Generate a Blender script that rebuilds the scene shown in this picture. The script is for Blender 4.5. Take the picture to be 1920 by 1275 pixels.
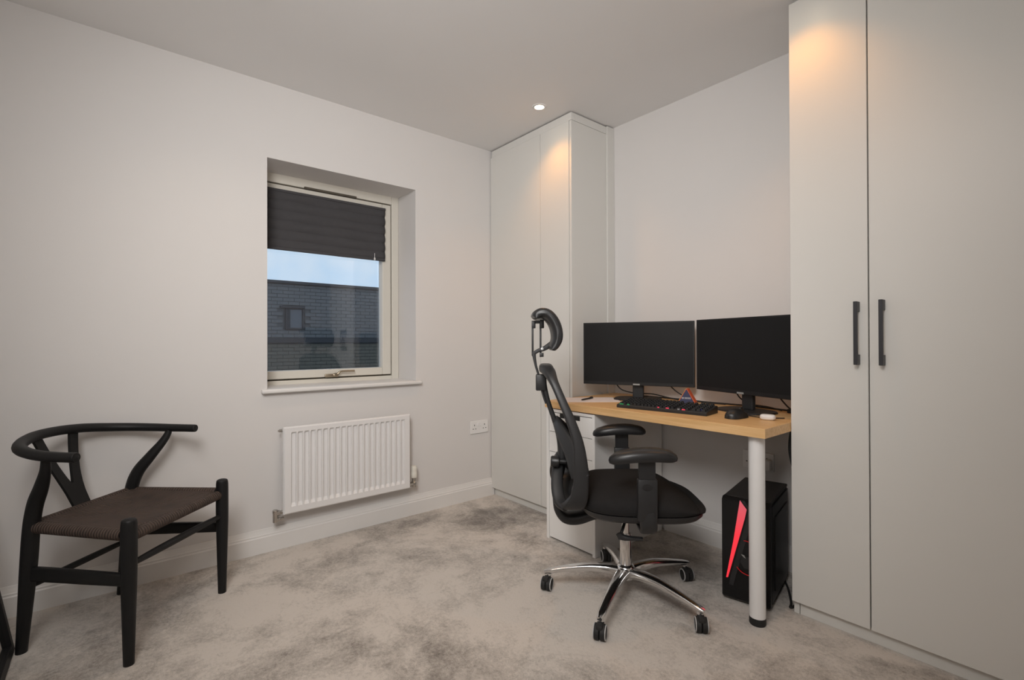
import bpy, bmesh, math, random
from mathutils import Vector, Matrix
random.seed(7)
PI = math.pi
COL = bpy.context.scene.collection
for o in list(bpy.data.objects):
    bpy.data.objects.remove(o, do_unlink=True)
S = bpy.context.scene

# ------------------------------------------------------------------ camera
FPX, YAW, PITCH, ROLL = 907.016, 0.87957, 0.00492, -0.00316
CAM = Vector((2.70309, -2.42057, 1.06067))
fw = Vector((-math.sin(YAW)*math.cos(PITCH), math.cos(YAW)*math.cos(PITCH), math.sin(PITCH)))
r0 = Vector((math.cos(YAW), math.sin(YAW), 0)); u0 = r0.cross(fw)
rt = math.cos(ROLL)*r0 + math.sin(ROLL)*u0
up = -math.sin(ROLL)*r0 + math.cos(ROLL)*u0
cd = bpy.data.cameras.new('camera'); cam = bpy.data.objects.new('camera', cd); COL.objects.link(cam)
cd.sensor_width = 36; cd.sensor_fit = 'HORIZONTAL'; cd.lens = FPX/1920*36; cd.clip_start = .02
m = Matrix((rt, up, -fw)).transposed().to_4x4(); m.translation = CAM; cam.matrix_world = m
S.camera = cam

# ------------------------------------------------------------------ world, exposure, big soft light
S.view_settings.view_transform = 'Standard'
try: S.view_settings.look = 'None'
except Exception: pass
S.view_settings.gamma = 1; S.view_settings.use_curve_mapping = False
S.view_settings.exposure = 0.0
W = bpy.data.worlds.new('sky'); S.world = W; W.use_nodes = True
nt = W.node_tree; nt.nodes.clear()
wo = nt.nodes.new('ShaderNodeOutputWorld'); bg = nt.nodes.new('ShaderNodeBackground')
tc = nt.nodes.new('ShaderNodeTexCoord'); nz = nt.nodes.new('ShaderNodeTexNoise'); cr = nt.nodes.new('ShaderNodeValToRGB')
nz.inputs['Scale'].default_value = 5; nz.inputs['Detail'].default_value = 6
cr.color_ramp.elements[0].position = .48; cr.color_ramp.elements[0].color = (.53, .72, .92, 1)
cr.color_ramp.elements[1].position = .72; cr.color_ramp.elements[1].color = (.80, .86, .92, 1)
nt.links.new(tc.outputs['Generated'], nz.inputs['Vector']); nt.links.new(nz.outputs['Fac'], cr.inputs['Fac'])
nt.links.new(cr.outputs['Color'], bg.inputs['Color']); nt.links.new(bg.outputs['Background'], wo.inputs['Surface'])
bg.inputs['Strength'].default_value = 1.12

def area(name, loc, target, sx, sy, power, color):
    l = bpy.data.lights.new(name, 'AREA'); l.shape = 'RECTANGLE'; l.size = sx; l.size_y = sy; l.energy = power; l.color = color
    o = bpy.data.objects.new(name, l); COL.objects.link(o); o.location = loc
    o.rotation_euler = (Vector(target)-Vector(loc)).to_track_quat('-Z', 'Y').to_euler()
    return o
# wide soft spot for the unseen fill added in place of bounced flash
def soft_spot(name, loc, target, power, angle, radius, color):
    l = bpy.data.lights.new(name, 'SPOT'); l.energy = power; l.spot_size = math.radians(angle); l.spot_blend = 1.0
    l.color = color; l.shadow_soft_size = radius
    o = bpy.data.objects.new(name, l); COL.objects.link(o); o.location = loc
    o.rotation_euler = (Vector(target)-Vector(loc)).to_track_quat('-Z', 'Y').to_euler()
    return o
FILL_COL = (1.0, .975, .955)
P_F1, P_F2, P_A, P_SPILL, P_BEAM, P_ROOM = 133, 29, 11, .5, 8.0, 8.5
soft_spot('flash_standin', (2.50, -2.75, 2.05), (.38, -.85, 1.10), P_F1, 106, .35, FILL_COL)  # added unseen spot; its cone falloff is shaped to imitate lens vignetting
soft_spot('ceiling_fill', (2.50, -2.75, 1.15), (1.0, -1.0, 2.4), P_F2, 120, .25, FILL_COL)  # added unseen uplight that brightens the ceiling
area('area_fill', (2.1, -2.75, 2.3), (1.3, -1.5, .0), 1.4, .4, P_A, FILL_COL)  # added soft fill out of view, not a fitting of the room

def spot(name, loc, power, angle, blend=.75, color=(1, .42, .07)):
    l = bpy.data.lights.new(name, 'SPOT'); l.energy = power; l.spot_size = math.radians(angle); l.spot_blend = blend
    l.color = color; l.shadow_soft_size = .022
    o = bpy.data.objects.new(name, l); COL.objects.link(o); o.location = loc
    return o

# ------------------------------------------------------------------ materials
def new_mat(name):
    m = bpy.data.materials.new(name); m.use_nodes = True
    n = m.node_tree; b = n.nodes['Principled BSDF']
    return m, n, b
def mat(name, col, rough=.5, metal=0, spec=.5, bump=0, bscale=200, vary=0, vscale=6, coat=0, emit=None, estr=0):
    m, n, b = new_mat(name)
    b.inputs['Base Color'].default_value = (*col, 1); b.inputs['Roughness'].default_value = rough
    b.inputs['Metallic'].default_value = metal; b.inputs['Specular IOR Level'].default_value = spec
    b.inputs['Coat Weight'].default_value = coat
    t = n.nodes.new('ShaderNodeTexCoord')
    if vary:
        z = n.nodes.new('ShaderNodeTexNoise'); z.inputs['Scale'].default_value = vscale; z.inputs['Detail'].default_value = 5
        x = n.nodes.new('ShaderNodeMix'); x.data_type = 'RGBA'
        x.inputs[6].default_value = (*[max(0, c*(1-vary)) for c in col], 1); x.inputs[7].default_value = (*[min(1, c*(1+vary)) for c in col], 1)
        n.links.new(t.outputs['Object'], z.inputs['Vector']); n.links.new(z.outputs['Fac'], x.inputs[0]); n.links.new(x.outputs[2], b.inputs['Base Color'])
    if bump:
        z = n.nodes.new('ShaderNodeTexNoise'); z.inputs['Scale'].default_value = bscale; z.inputs['Detail'].default_value = 3
        p = n.nodes.new('ShaderNodeBump'); p.inputs['Strength'].default_value = bump; p.inputs['Distance'].default_value = .002
        n.links.new(t.outputs['Object'], z.inputs['Vector']); n.links.new(z.outputs['Fac'], p.inputs['Height']); n.links.new(p.outputs['Normal'], b.inputs['Normal'])
    if emit:
        b.inputs['Emission Color'].default_value = (*emit, 1); b.inputs['Emission Strength'].default_value = estr
    return m
M = {}
M['wall'] = mat('wall_paint', (.72, .70, .685), .85, spec=.2, bump=.08, bscale=350, vary=.01)
M['ceiling'] = mat('ceiling_paint', (.855, .85, .845), .9, spec=.15, bump=.06, bscale=300, vary=.01)
M['trim'] = mat('gloss_trim', (.78, .765, .745), .38, spec=.4, vary=.01)
M['ward'] = mat('wardrobe_foil', (.705, .695, .662), .36, spec=.35, vary=.008)
M['white_lam'] = mat('white_laminate', (.86, .85, .83), .4, spec=.4, vary=.01)
M['rad'] = mat('radiator_enamel', (.80, .79, .785), .3, spec=.5, vary=.008)
M['pvc'] = mat('window_paint', (.70, .67, .60), .4, spec=.4, vary=.015)
M['gap'] = mat('dark_gap', (.02, .02, .02), .9)
M['chrome'] = mat('polished_aluminium', (.74, .74, .74), .13, metal=1, vary=.02)
M['valve'] = mat('valve_metal', (.55, .53, .50), .22, metal=1, vary=.05)
M['black_pl'] = mat('black_plastic', (.022, .022, .023), .42, spec=.4, bump=.08, bscale=900)
M['black_soft'] = mat('black_soft_plastic', (.017, .017, .018), .36, spec=.45, bump=.05, bscale=700)
M['black_gloss'] = mat('black_gloss', (.007, .007, .0075), .38, spec=.3, vary=.05)
M['fabric'] = mat('seat_fabric', (.019, .018, .018), .95, spec=.15, bump=.5, bscale=900, vary=.15, vscale=60)
M['screen'] = mat('screen_panel', (.009, .009, .0095), .5, spec=.22, vary=.03)
M['bezel'] = mat('bezel_plastic', (.010, .010, .0105), .5, spec=.35, vary=.03)
M['silver'] = mat('silver_badge', (.45, .46, .45), .35, metal=.6, vary=.03)
M['white_pl'] = mat('white_plastic', (.82, .81, .80), .3, spec=.5, vary=.01)
M['ivory'] = mat('ivory_plastic', (.78, .76, .68), .35, spec=.5, vary=.01)
M['rubber'] = mat('black_rubber', (.014, .014, .014), .7, bump=.05, bscale=600)
M['grey_rim'] = mat('grey_rim', (.50, .50, .50), .4, vary=.02)
M['chair_blk'] = mat('black_stained_wood', (.0085, .0085, .009), .5, spec=.3, bump=.1, bscale=150, vary=.1, vscale=20)
M['handle_blk'] = mat('anthracite_metal', (.035, .035, .04), .45, metal=.3, vary=.05)
M['paper'] = mat('paper', (.83, .76, .74), .8, vary=.01)
M['brass'] = mat('handle_metal', (.42, .35, .26), .35, metal=.9, vary=.08)
M['gasket'] = mat('gasket', (.10, .085, .065), .8, vary=.05)
M['navy'] = mat('navy_card', (.035, .042, .10), .5, vary=.08)
M['orange'] = mat('orange_card', (.75, .13, .045), .5, vary=.06)
M['yellow'] = mat('yellow_card', (.55, .50, .09), .5, vary=.06)
M['pale'] = mat('pale_print', (.42, .42, .45), .6, vary=.25, vscale=260)
M['red_led'] = mat('red_light', (.5, .02, .03), .4, emit=(1, .045, .06), estr=.85, vary=.02)
M['red_line'] = mat('red_line', (.35, .01, .012), .4, emit=(1, .02, .02), estr=.12, vary=.02)
M['k_red'] = mat('key_red', (.3, .02, .03), .4, emit=(1, .08, .14), estr=.55, vary=.02)
M['k_green'] = mat('key_green', (.02, .2, .06), .4, emit=(.06, .7, .22), estr=.16, vary=.02)
M['k_blue'] = mat('key_blue', (.03, .03, .3), .4, emit=(.10, .10, .95), estr=.22, vary=.02)
M['k_grey'] = mat('key_grey', (.2, .2, .2), .4, emit=(.5, .5, .5), estr=.15, vary=.02)
M['lamp'] = mat('lamp_lens', (1, .95, .85), .4, emit=(1, .86, .62), estr=9, vary=.01)
M['mirror'] = mat('mirror_glass', (.8, .8, .8), .02, metal=1)
M['ext_brick'] = mat('grey_brick', (.135, .135, .138), .9, vary=.25, vscale=9)
M['ext_brick2'] = mat('brown_brick', (.125, .115, .095), .9, vary=.2, vscale=9)
M['ext_mortar'] = mat('mortar', (.095, .096, .10), .95, vary=.1)
M['ext_dark'] = mat('dark_cladding', (.035, .035, .04), .7, vary=.1)
M['ext_ground'] = mat('paving', (.16, .15, .14), .95, vary=.2)
M['ext_glass'] = mat('dark_pane', (.10, .105, .12), .25, vary=.1)

def led_mat():
    m = M['red_led']; n = m.node_tree; b = n.nodes['Principled BSDF']
    t = n.nodes.new('ShaderNodeTexCoord'); s = n.nodes.new('ShaderNodeSeparateXYZ'); c = n.nodes.new('ShaderNodeValToRGB')
    n.links.new(t.outputs['Generated'], s.inputs[0]); n.links.new(s.outputs['Z'], c.inputs['Fac'])
    c.color_ramp.elements[0].position = .55; c.color_ramp.elements[0].color = (.88, .035, .055, 1)
    c.color_ramp.elements[1].position = 1; c.color_ramp.elements[1].color = (.42, .12, .15, 1)
    n.links.new(c.outputs['Color'], b.inputs['Emission Color']); b.inputs['Emission Strength'].default_value = .85
led_mat()
def blind_mat():
    return mat('blind_cloth', (.075, .073, .077), .95, spec=.1, bump=.35, bscale=500, vary=.08, vscale=30)
M['blind'] = blind_mat()

def carpet_mat():
    m, n, b = new_mat('carpet_pile')
    L = n.links.new
    t = n.nodes.new('ShaderNodeTexCoord')
    def noise(sc, det, vec, dist=0, rough=.6):
        z = n.nodes.new('ShaderNodeTexNoise'); z.inputs['Scale'].default_value = sc; z.inputs['Detail'].default_value = det
        z.inputs['Distortion'].default_value = dist; z.inputs['Roughness'].default_value = rough; L(vec, z.inputs['Vector']); return z
    mp = n.nodes.new('ShaderNodeMapping'); mp.inputs['Scale'].default_value = (1.0, 1.0, 1)
    mp.inputs['Rotation'].default_value = (0, 0, .5); L(t.outputs['Object'], mp.inputs['Vector'])
    big = noise(1.7, 9, mp.outputs['Vector'], .5, .66)
    mid = noise(9, 8, mp.outputs['Vector'], .6, .72)
    fib = noise(330, 3, t.outputs['Object'])
    tuft = noise(75, 5, t.outputs['Object'], .2, .75)
    def madd(a, k, c):
        q = n.nodes.new('ShaderNodeMath'); q.operation = 'MULTIPLY_ADD'; L(a, q.inputs[0]); q.inputs[1].default_value = k
        if isinstance(c, float): q.inputs[2].default_value = c
        else: L(c, q.inputs[2])
        return q.outputs[0]
    v = madd(big.outputs['Fac'], 1.0, madd(mid.outputs['Fac'], .45, madd(tuft.outputs['Fac'], .40, madd(fib.outputs['Fac'], .24, -.12))))
    # a darker patch of pile in front of the corner wardrobe
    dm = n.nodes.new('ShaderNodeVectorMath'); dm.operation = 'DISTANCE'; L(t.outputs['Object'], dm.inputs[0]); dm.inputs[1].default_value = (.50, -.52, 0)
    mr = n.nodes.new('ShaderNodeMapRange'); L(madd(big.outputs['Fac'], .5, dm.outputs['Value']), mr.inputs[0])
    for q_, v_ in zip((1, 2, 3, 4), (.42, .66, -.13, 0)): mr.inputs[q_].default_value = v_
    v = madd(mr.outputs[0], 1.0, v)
    cr = n.nodes.new('ShaderNodeValToRGB'); L(v, cr.inputs['Fac'])
    e = cr.color_ramp.elements
    e[0].position = .70; e[0].color = (.165, .145, .125, 1)
    e[1].position = 1.0; e[1].color = (.62, .565, .51, 1)
    k = e.new(.80); k.color = (.30, .266, .232, 1)
    k = e.new(.89); k.color = (.45, .408, .365, 1)
    L(cr.outputs['Color'], b.inputs['Base Color'])
    b.inputs['Roughness'].default_value = 1; b.inputs['Specular IOR Level'].default_value = .05
    b.inputs['Sheen Weight'].default_value = .25; b.inputs['Sheen Roughness'].default_value = .6
    bp = n.nodes.new('ShaderNodeBump'); bp.inputs['Strength'].default_value = .7; bp.inputs['Distance'].default_value = .006
    L(tuft.outputs['Fac'], bp.inputs['Height']); L(bp.outputs['Normal'], b.inputs['Normal'])
    return m
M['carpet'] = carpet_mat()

def wood_mat():
    m, n, b = new_mat('oak_effect')
    L = n.links.new
    t = n.nodes.new('ShaderNodeTexCoord'); mp = n.nodes.new('ShaderNodeMapping'); mp.inputs['Scale'].default_value = (1.6, 26, 26)
    L(t.outputs['Object'], mp.inputs['Vector'])
    z = n.nodes.new('ShaderNodeTexNoise'); z.inputs['Scale'].default_value = 3; z.inputs['Detail'].default_value = 6; z.inputs['Distortion'].default_value = .4
    L(mp.outputs['Vector'], z.inputs['Vector'])
    cr = n.nodes.new('ShaderNodeValToRGB'); L(z.outputs['Fac'], cr.inputs['Fac'])
    cr.color_ramp.elements[0].position = .3; cr.color_ramp.elements[0].color = (.66, .385, .155, 1)
    cr.color_ramp.elements[1].position = .7; cr.color_ramp.elements[1].color = (.82, .53, .26, 1)
    L(cr.outputs['Color'], b.inputs['Base Color']); b.inputs['Roughness'].default_value = .42
    return m
M['oak'] = wood_mat()

def cord_mat(name, axis):
    m, n, b = new_mat(name)
    L = n.links.new
    t = n.nodes.new('ShaderNodeTexCoord')
    w = n.nodes.new('ShaderNodeTexWave'); w.bands_direction = axis; w.inputs['Scale'].default_value = 30; w.inputs['Distortion'].default_value = 1.6; w.inputs['Detail'].default_value = 2
    w.inputs['Detail Scale'].default_value = 1
    L(t.outputs['Object'], w.inputs['Vector'])
    z = n.nodes.new('ShaderNodeTexNoise'); z.inputs['Scale'].default_value = 14; z.inputs['Detail'].default_value = 6; L(t.outputs['Object'], z.inputs['Vector'])
    mul = n.nodes.new('ShaderNodeMath'); mul.operation = 'MULTIPLY_ADD'; L(w.outputs['Fac'], mul.inputs[0]); mul.inputs[1].default_value = .6; L(z.outputs['Fac'], mul.inputs[2])
    cr = n.nodes.new('ShaderNodeValToRGB'); L(mul.outputs[0], cr.inputs['Fac'])
    cr.color_ramp.elements[0].position = .35; cr.color_ramp.elements[0].color = (.017, .012, .010, 1)
    cr.color_ramp.elements[1].position = 1.0; cr.color_ramp.elements[1].color = (.075, .048, .036, 1)
    L(cr.outputs['Color'], b.inputs['Base Color']); b.inputs['Roughness'].default_value = .75
    bp = n.nodes.new('ShaderNodeBump'); bp.inputs['Strength'].default_value = .8; bp.inputs['Distance'].default_value = .003
    L(w.outputs['Fac'], bp.inputs['Height']); L(bp.outputs['Normal'], b.inputs['Normal'])
    return m
M['cord_x'] = cord_mat('paper_cord_a', 'X'); M['cord_y'] = cord_mat('paper_cord_b', 'Y')

def mesh_fabric():
    m, n, b = new_mat('chair_mesh')
    L = n.links.new
    b.inputs['Base Color'].default_value = (.016, .016, .017, 1); b.inputs['Roughness'].default_value = .8
    t = n.nodes.new('ShaderNodeTexCoord'); c = n.nodes.new('ShaderNodeTexChecker'); c.inputs['Scale'].default_value = 420
    L(t.outputs['Object'], c.inputs['Vector'])
    mul = n.nodes.new('ShaderNodeMath'); mul.operation = 'MULTIPLY_ADD'; L(c.outputs['Fac'], mul.inputs[0]); mul.inputs[1].default_value = .3; mul.inputs[2].default_value = .7
    L(mul.outputs[0], b.inputs['Alpha'])
    return m
M['mesh'] = mesh_fabric()

def glass_mat():
    m = bpy.data.materials.new('double_glazing'); m.use_nodes = True; n = m.node_tree; n.nodes.clear(); L = n.links.new
    o = n.nodes.new('ShaderNodeOutputMaterial'); mx = n.nodes.new('ShaderNodeMixShader')
    tr = n.nodes.new('ShaderNodeBsdfTransparent'); tr.inputs['Color'].default_value = (.95, .96, .97, 1)
    gl = n.nodes.new('ShaderNodeBsdfGlossy'); gl.inputs['Roughness'].default_value = .015; gl.inputs['Color'].default_value = (.9, .93, 1, 1)
    fr = n.nodes.new('ShaderNodeFresnel'); fr.inputs['IOR'].default_value = 1.75
    t = n.nodes.new('ShaderNodeTexCoord'); z = n.nodes.new('ShaderNodeTexVoronoi'); z.inputs['Scale'].default_value = 140
    bp = n.nodes.new('ShaderNodeBump'); bp.inputs['Strength'].default_value = .02; bp.inputs['Distance'].default_value = .001
    L(t.outputs['Object'], z.inputs['Vector']); L(z.outputs['Distance'], bp.inputs['Height']); L(bp.outputs['Normal'], gl.inputs['Normal'])
    L(fr.outputs['Fac'], mx.inputs['Fac']); L(tr.outputs[0], mx.inputs[1]); L(gl.outputs[0], mx.inputs[2]); L(mx.outputs[0], o.inputs['Surface'])
    return m
M['glass'] = glass_mat()

# ------------------------------------------------------------------ builders
def thing(name, label, cat, loc=(0, 0, 0), rz=0, group=None, kind=None):
    o = bpy.data.objects.new(name, None); COL.objects.link(o); o.empty_display_size = .05
    o.location = loc; o.rotation_euler = (0, 0, rz)
    if label: o['label'] = label
    if cat: o['category'] = cat
    if group: o['group'] = group
    if kind: o['kind'] = kind
    return o
def obj(name, bm, m, parent=None, smooth=False, kind=None, label=None, loc=None):
    me = bpy.data.meshes.new(name)
    bmesh.ops.recalc_face_normals(bm, faces=bm.faces[:])
    bm.to_mesh(me); bm.free()
    for x in (m if isinstance(m, (list, tuple)) else [m]): me.materials.append(x)
    if smooth:
        for p in me.polygons: p.use_smooth = True
        try: me.set_sharp_from_angle(angle=math.radians(42))
        except Exception: pass
    o = bpy.data.objects.new(name, me); COL.objects.link(o)
    if loc: o.location = loc
    if parent: o.parent = parent
    if kind: o['kind'] = kind
    if label: o['label'] = label
    return o
def tag(o, label, cat, group=None):
    o['label'] = label; o['category'] = cat
    if group: o['group'] = group
    return o
def B(): return bmesh.new()
def box(bm, x0, x1, y0, y1, z0, z1, bev=0, seg=2, rot=None, mi=0):
    vs = [bm.verts.new((x, y, z)) for x in (x0, x1) for y in (y0, y1) for z in (z0, z1)]
    fs = [bm.faces.new([vs[i] for i in f]) for f in ((0, 1, 3, 2), (4, 6, 7, 5), (0, 4, 5, 1), (2, 3, 7, 6), (0, 2, 6, 4), (1, 5, 7, 3))]
    for f in fs: f.material_index = mi
    if rot is not None: bmesh.ops.transform(bm, matrix=rot, verts=vs)
    if bev:
        es = list({e for f in fs for e in f.edges})
        bmesh.ops.bevel(bm, geom=es, offset=bev, segments=seg, affect='EDGES', profile=.5)
    return bm
def abox(*a, **k): return box(B(), *a, **k)
def cr_path(pts, n=6, closed=False):
    """Catmull-Rom through tuples of any length"""
    out = []; N = len(pts)
    rng = range(N) if closed else range(N-1)
    for i in rng:
        p0 = pts[(i-1) % N] if closed or i > 0 else pts[i]
        p1 = pts[i]; p2 = pts[(i+1) % N]
        p3 = pts[(i+2) % N] if closed or i+2 < N else pts[(i+1) % N]
        for k in range(n):
            t = k/n
            out.append(tuple(.5*((2*b)+(-a+c)*t+(2*a-5*b+4*c-d)*t*t+(-a+3*b-3*c+d)*t**3) for a, b, c, d in zip(p0, p1, p2, p3)))
    if not closed: out.append(tuple(pts[-1]))
    return out
def sweep(bm, path, prof, ref=None, closed=False, mi=0, cap=True):
    """path: list of (x,y,z,ra,rb); prof: list of unit (a,b). a along the reference axis, b across."""
    N = len(path); rings = []
    P = [Vector(p[:3]) for p in path]
    prev = None
    for i in range(N):
        if closed: t = P[(i+1) % N]-P[i-1]
        else: t = P[min(i+1, N-1)]-P[max(i-1, 0)]
        t.normalize()
        if ref is not None: a = Vector(ref)
        else: a = prev if prev is not None else (Vector((0, 0, 1)) if abs(t.z) < .9 else Vector((1, 0, 0)))
        a = a-t*a.dot(t)
        if a.length < 1e-4: a = prev-t*prev.dot(t) if prev is not None else t.orthogonal()
        a.normalize(); prev = a; b = t.cross(a)
        ra = path[i][3]; rb = path[i][4] if len(path[i]) > 4 else ra
        rings.append([bm.verts.new(P[i]+a*(ra*x)+b*(rb*y)) for x, y in prof])
    K = len(prof); R = N if closed else N-1
    for i in range(R):
        A, C = rings[i], rings[(i+1) % N]
        for k in range(K):
            f = bm.faces.new((A[k], A[(k+1) % K], C[(k+1) % K], C[k])); f.material_index = mi
    if not closed and cap:
        bm.faces.new(rings[0][::-1]).material_index = mi; bm.faces.new(rings[-1]).material_index = mi
    return bm
def circ(n=12): return [(math.cos(2*PI*k/n), math.sin(2*PI*k/n)) for k in range(n)]
def sqr(n=4, per=20):
    out = []
    for k in range(per):
        t = 2*PI*k/per; c, s = math.cos(t), math.sin(t)
        out.append((math.copysign(abs(c)**(2/n), c), math.copysign(abs(s)**(2/n), s)))
    return out
def tube(bm, pts, r, n=6, seg=10, closed=False, smooth=True):
    pts = [tuple(p)+((r,) if len(p) == 3 else ()) for p in pts]
    pts = [(p[0], p[1], p[2], p[3], p[3]) for p in pts]
    return sweep(bm, cr_path(pts, n, closed) if smooth else pts, circ(seg), closed=closed)
def lathe(bm, prof, seg=24, mtx=None, mi=0):
    """prof: (r,z) bottom to top"""
    rings = []; new = []
    for r, z in prof:
        if r < 1e-6:
            v = bm.verts.new((0, 0, z)); rings.append([v]); new.append(v)
        else:
            ring = [bm.verts.new((r*math.cos(2*PI*k/seg), r*math.sin(2*PI*k/seg), z)) for k in range(seg)]; rings.append(ring); new += ring
    for A, C in zip(rings, rings[1:]):
        for k in range(seg):
            k2 = (k+1) % seg
            if len(A) == 1 and len(C) == 1: continue
            if len(A) == 1: f = bm.faces.new((A[0], C[k2], C[k]))
            elif len(C) == 1: f = bm.faces.new((A[k], A[k2], C[0]))
            else: f = bm.faces.new((A[k], A[k2], C[k2], C[k]))
            f.material_index = mi
    if len(rings[0]) > 1: bm.faces.new(rings[0][::-1]).material_index = mi
    if len(rings[-1]) > 1: bm.faces.new(rings[-1]).material_index = mi
    if mtx is not None: bmesh.ops.transform(bm, matrix=mtx, verts=new)
    return bm
def axis_mtx(loc, direction):
    return Matrix.Translation(loc) @ Vector(direction).to_track_quat('Z', 'Y').to_matrix().to_4x4()
def prism(bm, poly, fn, d0, d1, mi=0):
    """poly of (a,b); fn(a,b,d) -> xyz"""
    A = [bm.verts.new(fn(a, b, d0)) for a, b in poly]; C = [bm.verts.new(fn(a, b, d1)) for a, b in poly]
    n = len(poly)
    bm.faces.new(A[::-1]).material_index = mi; bm.faces.new(C).material_index = mi
    for k in range(n): bm.faces.new((A[k], A[(k+1) % n], C[(k+1) % n], C[k])).material_index = mi
    return bm
def copy_tree(o, parent=None):
    c = o.copy(); COL.objects.link(c)
    if parent: c.parent = parent
    for ch in list(o.children): copy_tree(ch, c)
    return c

# ------------------------------------------------------------------ room shell
H = 2.4; XR = 3.05; YF = -3.02
WY0, WY1, WZ0, WZ1 = -1.808, -.9615, .826, 2.013      # window opening at the plaster face
def struct(name, bm, m, parent=None, smooth=False):
    o = obj(name, bm, m, parent, smooth); o['kind'] = 'structure'; return o
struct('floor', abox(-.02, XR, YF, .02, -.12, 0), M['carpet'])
struct('ceiling', abox(-.35, XR+.1, YF-.1, .1, H, H+.12), M['ceiling'])
b = B()
for (ya, yb, za, zb) in ((YF-.1, WY0, -.12, H), (WY1, .1, -.12, H), (WY0, WY1, -.12, WZ0-.022), (WY0, WY1, WZ1, H)):
    box(b, -.23, 0, ya, yb, za, zb)
OY0 = -1.905
for (ya, yb, za, zb) in ((YF-.1, OY0, -.12, H), (WY1, .1, -.12, H), (OY0, WY1, -.12, .79), (OY0, WY1, 2.04, H)):
    box(b, -.35, -.23, ya, yb, za, zb)
struct('wall_left', b, M['wall'])
struct('wall_back', abox(0, XR, 0, .1, -.12, H), M['wall'])
struct('wall_right', abox(XR, XR+.1, YF-.1, .1, -.12, H), M['wall'])
struct('wall_front', abox(0, XR, YF-.1, YF, -.12, H), M['wall'])
SK = [(0, 0), (.016, 0), (.016, .078), (.0125, .083), (.0125, .090), (.010, .094), (.006, .108), (.004, .118), (0, .118)]
def skirting(name, p0, p1, nrm):
    p0 = Vector(p0); p1 = Vector(p1); nrm = Vector(nrm)
    b = B(); prism(b, SK, lambda a, z, d: (p0 if d == 0 else p1)+nrm*a+Vector((0, 0, z)), 0, 1)
    return struct(name, b, M['trim'])
skirting('baseboard_left', (0, YF, 0), (0, -.362, 0), (1, 0, 0))
skirting('baseboard_back', (1.14, 0, 0), (1.92, 0, 0), (0, -1, 0))
skirting('baseboard_front', (.016, YF, 0), (XR, YF, 0), (0, 1, 0))
skirting('baseboard_right', (XR, YF+.016, 0), (XR, 0, 0), (-1, 0, 0))

# ------------------------------------------------------------------ window
win = thing('window_1', None, None, (0, 0, 0), kind='structure')
XF = -.23
def frame_ring(y0, y1, z0, z1, wl, wr, wb, wt, x0, x1, bev=.003):
    b = B()
    box(b, x0, x1, y0, y0+wl, z0, z1, bev); box(b, x0, x1, y1-wr, y1, z0, z1, bev)
    box(b, x0, x1, y0+wl, y1-wr, z0, z0+wb, bev); box(b, x0, x1, y0+wl, y1-wr, z1-wt, z1, bev)
    return b
obj('window_frame', frame_ring(OY0, WY1-.001, .80, 2.035, .05, .048, .048, .072, XF-.07, XF, .004), M['pvc'], win)
obj('gasket', frame_ring(-1.857, -1.0085, .8465, 1.9645, .012, .012, .012, .012, XF-.06, XF-.022, 0), M['gasket'], win)
SY0, SY1, SZ0, SZ1 = -1.85, -1.0185, .857, 1.955
sash = obj('sash', frame_ring(SY0, SY1, SZ0, SZ1, .058, .058, .046, .04, XF-.06, XF+.002, .005), M['pvc'], win)
obj('pane', abox(XF-.045, XF-.039, SY0+.055, SY1-.055, SZ0+.043, SZ1-.037), M['glass'], win)
b = B(); box(b, XF-.002, XF+.012, -1.56, -1.25, 1.957, 1.969, .002)
for k in range(18): box(b, XF+.010, XF+.014, -1.55+k*.0165, -1.541+k*.0165, 1.959, 1.967)
obj('trickle_vent', b, M['gasket'], win, label='dark slotted vent strip')
# latch handle at the foot of the sash
b = B()
box(b, XF+.002, XF+.016, -1.445, -1.365, .855, .876, .004)
lathe(b, [(0, 0), (.011, 0), (.011, .018), (.008, .022), (0, .022)], 16, axis_mtx((XF+.014, -1.385, .870), (1, 0, 0)))
tube(b, [(XF+.022, -1.40, .868, .007), (XF+.030, -1.375, .876, .0075), (XF+.033, -1.36, .889, .006), (XF+.034, -1.32, .8905, .0055), (XF+.034, -1.275, .890, .0055)], .006)
obj('window_handle', b, M['brass'], win, True, label='dull bronze lever handle')
# sill board
b = B()
box(b, XF, .0, WY0+.0005, WY1-.0005, .804, .826, 0)
box(b, .0, .034, -1.838, -.934, .804, .826, .007, 3)
obj('window_sill', b, M['trim'], win, True)

# blind fixed to the sash head, pleats part drawn
b = B(); bl = thing('roman_blind', 'charcoal pleated fabric blind half drawn over the upper window', 'blind', (XF+.004, -1.41, 1.915))
ny, npl = 28, 6
ztop, zbot = 1.924, 1.592
rows = []
for i in range(npl*6+1):
    t = i/(npl*6); z = ztop+(zbot-ztop)*t
    ph = (t*npl) % 1
    bulge = .006+.0085*math.sin(PI*min(1, ph*1.0))**.8 if i < npl*6 else .004
    row = []
    for j in range(ny+1):
        s = j/ny; y = -1.765+s*.70
        sag = -.006*math.sin(PI*s)*t + .0022*math.sin(9*s+5*t)*t
        row.append((bulge+.0015*math.sin(17*s+i), y+1.41, z-1.915+sag))
    rows.append(row)
def grid(bm, rows, thick=None, mi=0):
    V = [[bm.verts.new(p) for p in r] for r in rows]
    for A, C in zip(V, V[1:]):
        for k in range(len(A)-1): bm.faces.new((A[k], A[k+1], C[k+1], C[k])).material_index = mi
    return V
grid(b, rows); grid(b, [[(.0, p[1], p[2]) for p in r] for r in (rows[0], rows[-1])])
o = obj('blind_fabric', b, M['blind'], bl, True)
sm = o.modifiers.new('solid', 'SOLIDIFY'); sm.thickness = .002
obj('head_rail', abox(.0, .016, -.355, .349, -.004, .011, .003), M['blind'], bl)
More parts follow.
